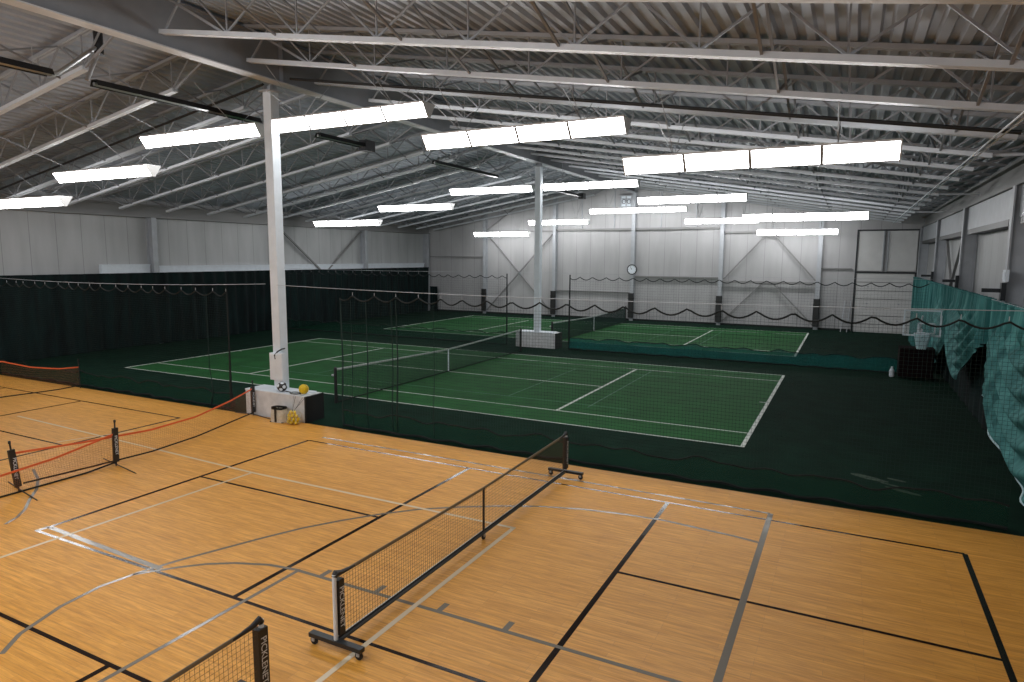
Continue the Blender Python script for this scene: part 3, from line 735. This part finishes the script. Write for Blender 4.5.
MB().beam((0,-.05,0), (-.12,-.05,.20), .02, .006, up=(0,1,0)).build('minute_hand', M['black'], t)
t = thing('wall_fan', 'square white gridded fan panel high on the far wall beside the post', 'fan', (-.62, 24.5, 8.05))
MB().box(-.42, .42, -.02, .12, 0, .84).build('housing', M['white'], t)
b = MB().box(-.44, -.36, -.10, -.02, 0, .84).box(.36, .44, -.10, -.02, 0, .84).box(-.36, .36, -.10, -.02, 0, .07).box(-.36, .36, -.10, -.02, .77, .84).box(-.03, .03, -.09, -.02, .07, .77)
for zz in (.25, .43, .61): b.box(-.36, .36, -.06, -.03, zz-.02, zz+.02)
b.build('frame', M['steel'], t)
MB().lathe([(.12,-.025),(.16,-.05),(.12,-.05)], 16, (-.17,0,.42), 'y').lathe([(.12,-.025),(.16,-.05),(.12,-.05)], 16, (.2,0,.42), 'y').build('vents', M['black'], t)
t = thing('step_ladder', 'narrow pale ladder leaning beside the overhead door', 'ladder', (13.6, 24.2, 0))
MB().beam((-.05,-.35,0),(.1,.22,1.9),.04,.07).build('rail', M['steel'], t); MB().beam((.3,-.35,0),(.42,.22,1.9),.04,.07).build('rail', M['steel'], t)
b = MB()
for k in range(1, 7): f = k/7; b.beam((-.05+.15*f,-.35+.57*f,1.9*f),(.3+.12*f,-.35+.57*f,1.9*f),.05,.03)
b.build('rungs', M['steel'], t)

# ================================================================= BASKETBALL HOOP AND BASE
t = thing('basketball_hoop', 'lowered basketball hoop with white-framed clear backboard on a dark maroon padded base', 'hoop', (16.34, 6.4, 0), 0)
zb0 = 1.74; w2 = .57; hh = .90
MB().box(-w2, w2, -.012, .012, zb0, zb0+hh).build('backboard', M['glass'], t)
MB().box(-w2-.03, w2+.03, -.03, .03, zb0-.03, zb0+.02).box(-w2-.03, w2+.03, -.03, .03, zb0+hh-.02, zb0+hh+.03).box(-w2-.03, -w2+.02, -.03, .03, zb0, zb0+hh).box(w2-.02, w2+.03, -.03, .03, zb0, zb0+hh).build('board_frame', M['white'], t)
MB().box(-.14, .42, -.035, -.015, zb0+.06, zb0+.10).box(-.14, .42, -.035, -.015, zb0+.42, zb0+.46).box(-.14, -.10, -.035, -.015, zb0+.06, zb0+.46).box(.38, .42, -.035, -.015, zb0+.06, zb0+.46).build('target_square', M['white'], t)
rim = MB().tube([(.26*math.cos(k*PI/12), -.40+.26*math.sin(k*PI/12), zb0+.10) for k in range(24)], .016, 6, True).box(-.10, .10, -.16, -.02, zb0+.02, zb0+.12).build('rim', M['white'], t)
b = MB()
for k in range(12):
    a0 = k*PI/6
    for sg in (1, -1):
        pts = [((.26-.13*i/4)*math.cos(a0+sg*i*PI/12), -.40+(.26-.13*i/4)*math.sin(a0+sg*i*PI/12), zb0+.10-.55*i/4) for i in range(5)]
        b.tube(pts, .022, 5)
b.build('net', M['teal_paint'], rim)
MB().beam((0,.05,zb0+.2),(0,.95,1.25),.07,.09).beam((0,.05,zb0+.7),(0,.95,1.7),.05,.07).build('extension_arm', M['steel_lt'], t)
MB().box(-.07,.07,.9,1.05,1.16,1.9).build('mast', M['black_steel'], t)
MB().prism([(-.60,.62),(-.55,.57),(.49,.57),(.54,.62),(.54,1.42),(-.60,1.42)], 'z', .08, 1.17).build('base', M['maroon'], t)
for sx in (-.4, .35):
    for yy in (.7, 1.3): MB().lathe([(0,-.03),(.06,-.03),(.06,.03),(0,.03)], 12, (sx, yy, .06), 'x').build('wheel', M['rubber'], t)
o = MB().lathe([(0,0),(.05,0),(.055,.02),(.055,.15),(.025,.20),(.022,.24),(0,.25)], 12).build('water_bottle', M['white'], None, (14.98, 5.15, 0)); 
o.location = (15.55, 7.3, 0); o.scale = (1.6,1.6,1.6); tag(o, 'small white bottle standing on green floor left of the hoop base', 'bottle')

# ================================================================= THINGS ON AND BY THE PLINTH
PT = .74
t = thing('soccer_ball', 'black and white ball sitting on the plinth at column foot', 'ball', (-.02, -8.55, PT))
def sphere(r, c, n=20, m=12): return [(r*math.sin(PI*i/m)+1e-5, c-r*math.cos(PI*i/m)) for i in range(m+1)]
MB().lathe(sphere(.14, .14), 24).build('skin', M['black'], t, smooth=True)
b = MB()
for (la, lo) in ((20,-100),(60,-40),(-25,-60),(-30,-130),(5,-20),(55,-140),(10,170),(60,60),(-20,100),(15,40)):
    la, lo = math.radians(la), math.radians(lo); nrm = Vector((math.cos(la)*math.cos(lo), math.cos(la)*math.sin(lo), math.sin(la)))
    u_ = nrm.orthogonal().normalized(); v_ = nrm.cross(u_); c_ = len(b.v); b.v.append(tuple(Vector((0,0,.14))+nrm*.143))
    for k in range(6): b.v.append(tuple(Vector((0,0,.14))+(nrm*.14+(u_*math.cos(k*PI/3)+v_*math.sin(k*PI/3))*.055).normalized()*.1425))
    for k in range(6): b.f.append((c_, c_+1+k, c_+1+(k+1) % 6))
b.build('white_patches', M['white'], t)
t = thing('tennis_racket', 'black racket lying flat on the plinth beside the ball', 'racket', (.50, -8.58, PT+.015), math.radians(-8))
MB().tube([(.17*math.cos(k*PI/12), .115*math.sin(k*PI/12), 0) for k in range(24)], .013, 6, True).build('hoop', M['black'], t)
b = MB()
for k in range(-6, 7): q = k*.024; l_ = .115*math.sqrt(max(0, 1-(q/.17)**2)); b.tube([(q,-l_,0),(q,l_,0)], .0015, 3)
for k in range(-4, 5): q = k*.024; l_ = .17*math.sqrt(max(0, 1-(q/.115)**2)); b.tube([(-l_,q,0),(l_,q,0)], .0015, 3)
b.build('strings', M['band'], t)
MB().tube([(-.17,0,0),(-.24,0,0),(-.42,0,0)], [.01,.013,.016], 8).build('handle', M['black'], t)
t = thing('yellow_ball', 'large yellow ball at the right end of plinth top', 'ball', (.74, -8.5, PT))
MB().lathe(sphere(.135, .135), 24).build('skin', M['yellow'], t, smooth=True)
MB().tube([(.136*math.cos(k*PI/12), .0, .135+.136*math.sin(k*PI/12)) for k in range(24)], .004, 5, True).build('seam', M['pnet'], t)
# canvas bag
t = thing('canvas_bag', 'cream canvas bag with black rim standing against the plinth front', 'bag', (.27, -8.96, FZ), math.radians(6))
b = MB()
def bagf(u, v):
    a_ = u*2*PI; ex = (.24-.03*v); ey = (.15-.02*v)
    c_, s_ = math.cos(a_), math.sin(a_); sgn = lambda q: (abs(q)**.55)*(1 if q > 0 else -1)
    return (ex*sgn(c_), ey*sgn(s_)+.008*math.sin(v*9), .36*v)
b.grid(bagf, 40, 8); b.build('body', M['bag'], t, smooth=True)
b = MB(); b.grid(lambda u, v: tuple(Vector(bagf(u, 1))*1.0+Vector((0,0,.02+.035*math.sin(v*2*PI)))), 40, 6); b.build('rim', M['black'], t)
MB().box(-.22, .22, -.135, .135, .0, .02).build('bottom', M['black'], t)
MB().box(-.03, .03, -.165, -.150, .02, .36).build('strap', M['black'], t)
MB().tube([(-.12,-.13,.36),(-.10,-.14,.43),(0,-.14,.46),(.10,-.14,.43),(.12,-.13,.36)], .012, 6).build('handle', M['black'], t)
# mesh bag of yellow balls
t = thing('mesh_ball_bag', 'clear mesh bag holding yellow balls, hung by cords from the plinth', 'bag', (.80, -8.97, FZ))
b = MB(); R_ = .25
def bl(a_, v): rr = R_*math.sin(PI*(.12+.80*v))**.5; return (rr*1.1*math.cos(a_), rr*.8*math.sin(a_), .01+.36*v)
for k in range(14): b.tube([bl(k*2*PI/14+.5*i/8, i/8) for i in range(9)], .003, 4); b.tube([bl(k*2*PI/14-.5*i/8, i/8) for i in range(9)], .003, 4)
b.build('mesh', M['bag'], t)
for x0_, x1_ in ((-.03,-.14), (.03,.12), (.02,.20), (-.02,-.22)): MB().tube([(x0_,0,.36),((x0_+x1_)/2,.12,.52),(x1_,.235,.69)], .005, 5).build('cord', M['black'], t)
rng = random.Random(3); balls = []
proto = None
spots = [(-.10,-.05,.045),(0,-.08,.045),(.10,-.05,.045),(-.05,.05,.045),(.06,.05,.045),(-.12,0,.125),(-.04,-.08,.13),(.06,-.08,.125),(.13,0,.13),(0,.03,.12),(-.08,-.04,.205),(.02,-.07,.21),(.10,-.03,.205),(.0,.03,.21),(-.04,-.03,.28),(.05,-.02,.285)]
spots = [(x*1.35, y*1.1, z_*1.12) for x, y, z_ in spots]
for (x, y, z_) in spots:
    if proto is None: proto = o = MB().lathe(sphere(.05, 0), 14).build('pickleball', M['yellow'], None, smooth=True)
    else: o = proto.copy(); C.objects.link(o)
    o.location = (.80+x, -8.97+y, FZ+z_+.005); tag(o, 'small yellow ball inside the clear mesh bag at the plinth', 'ball', 'yellow balls in the mesh bag')
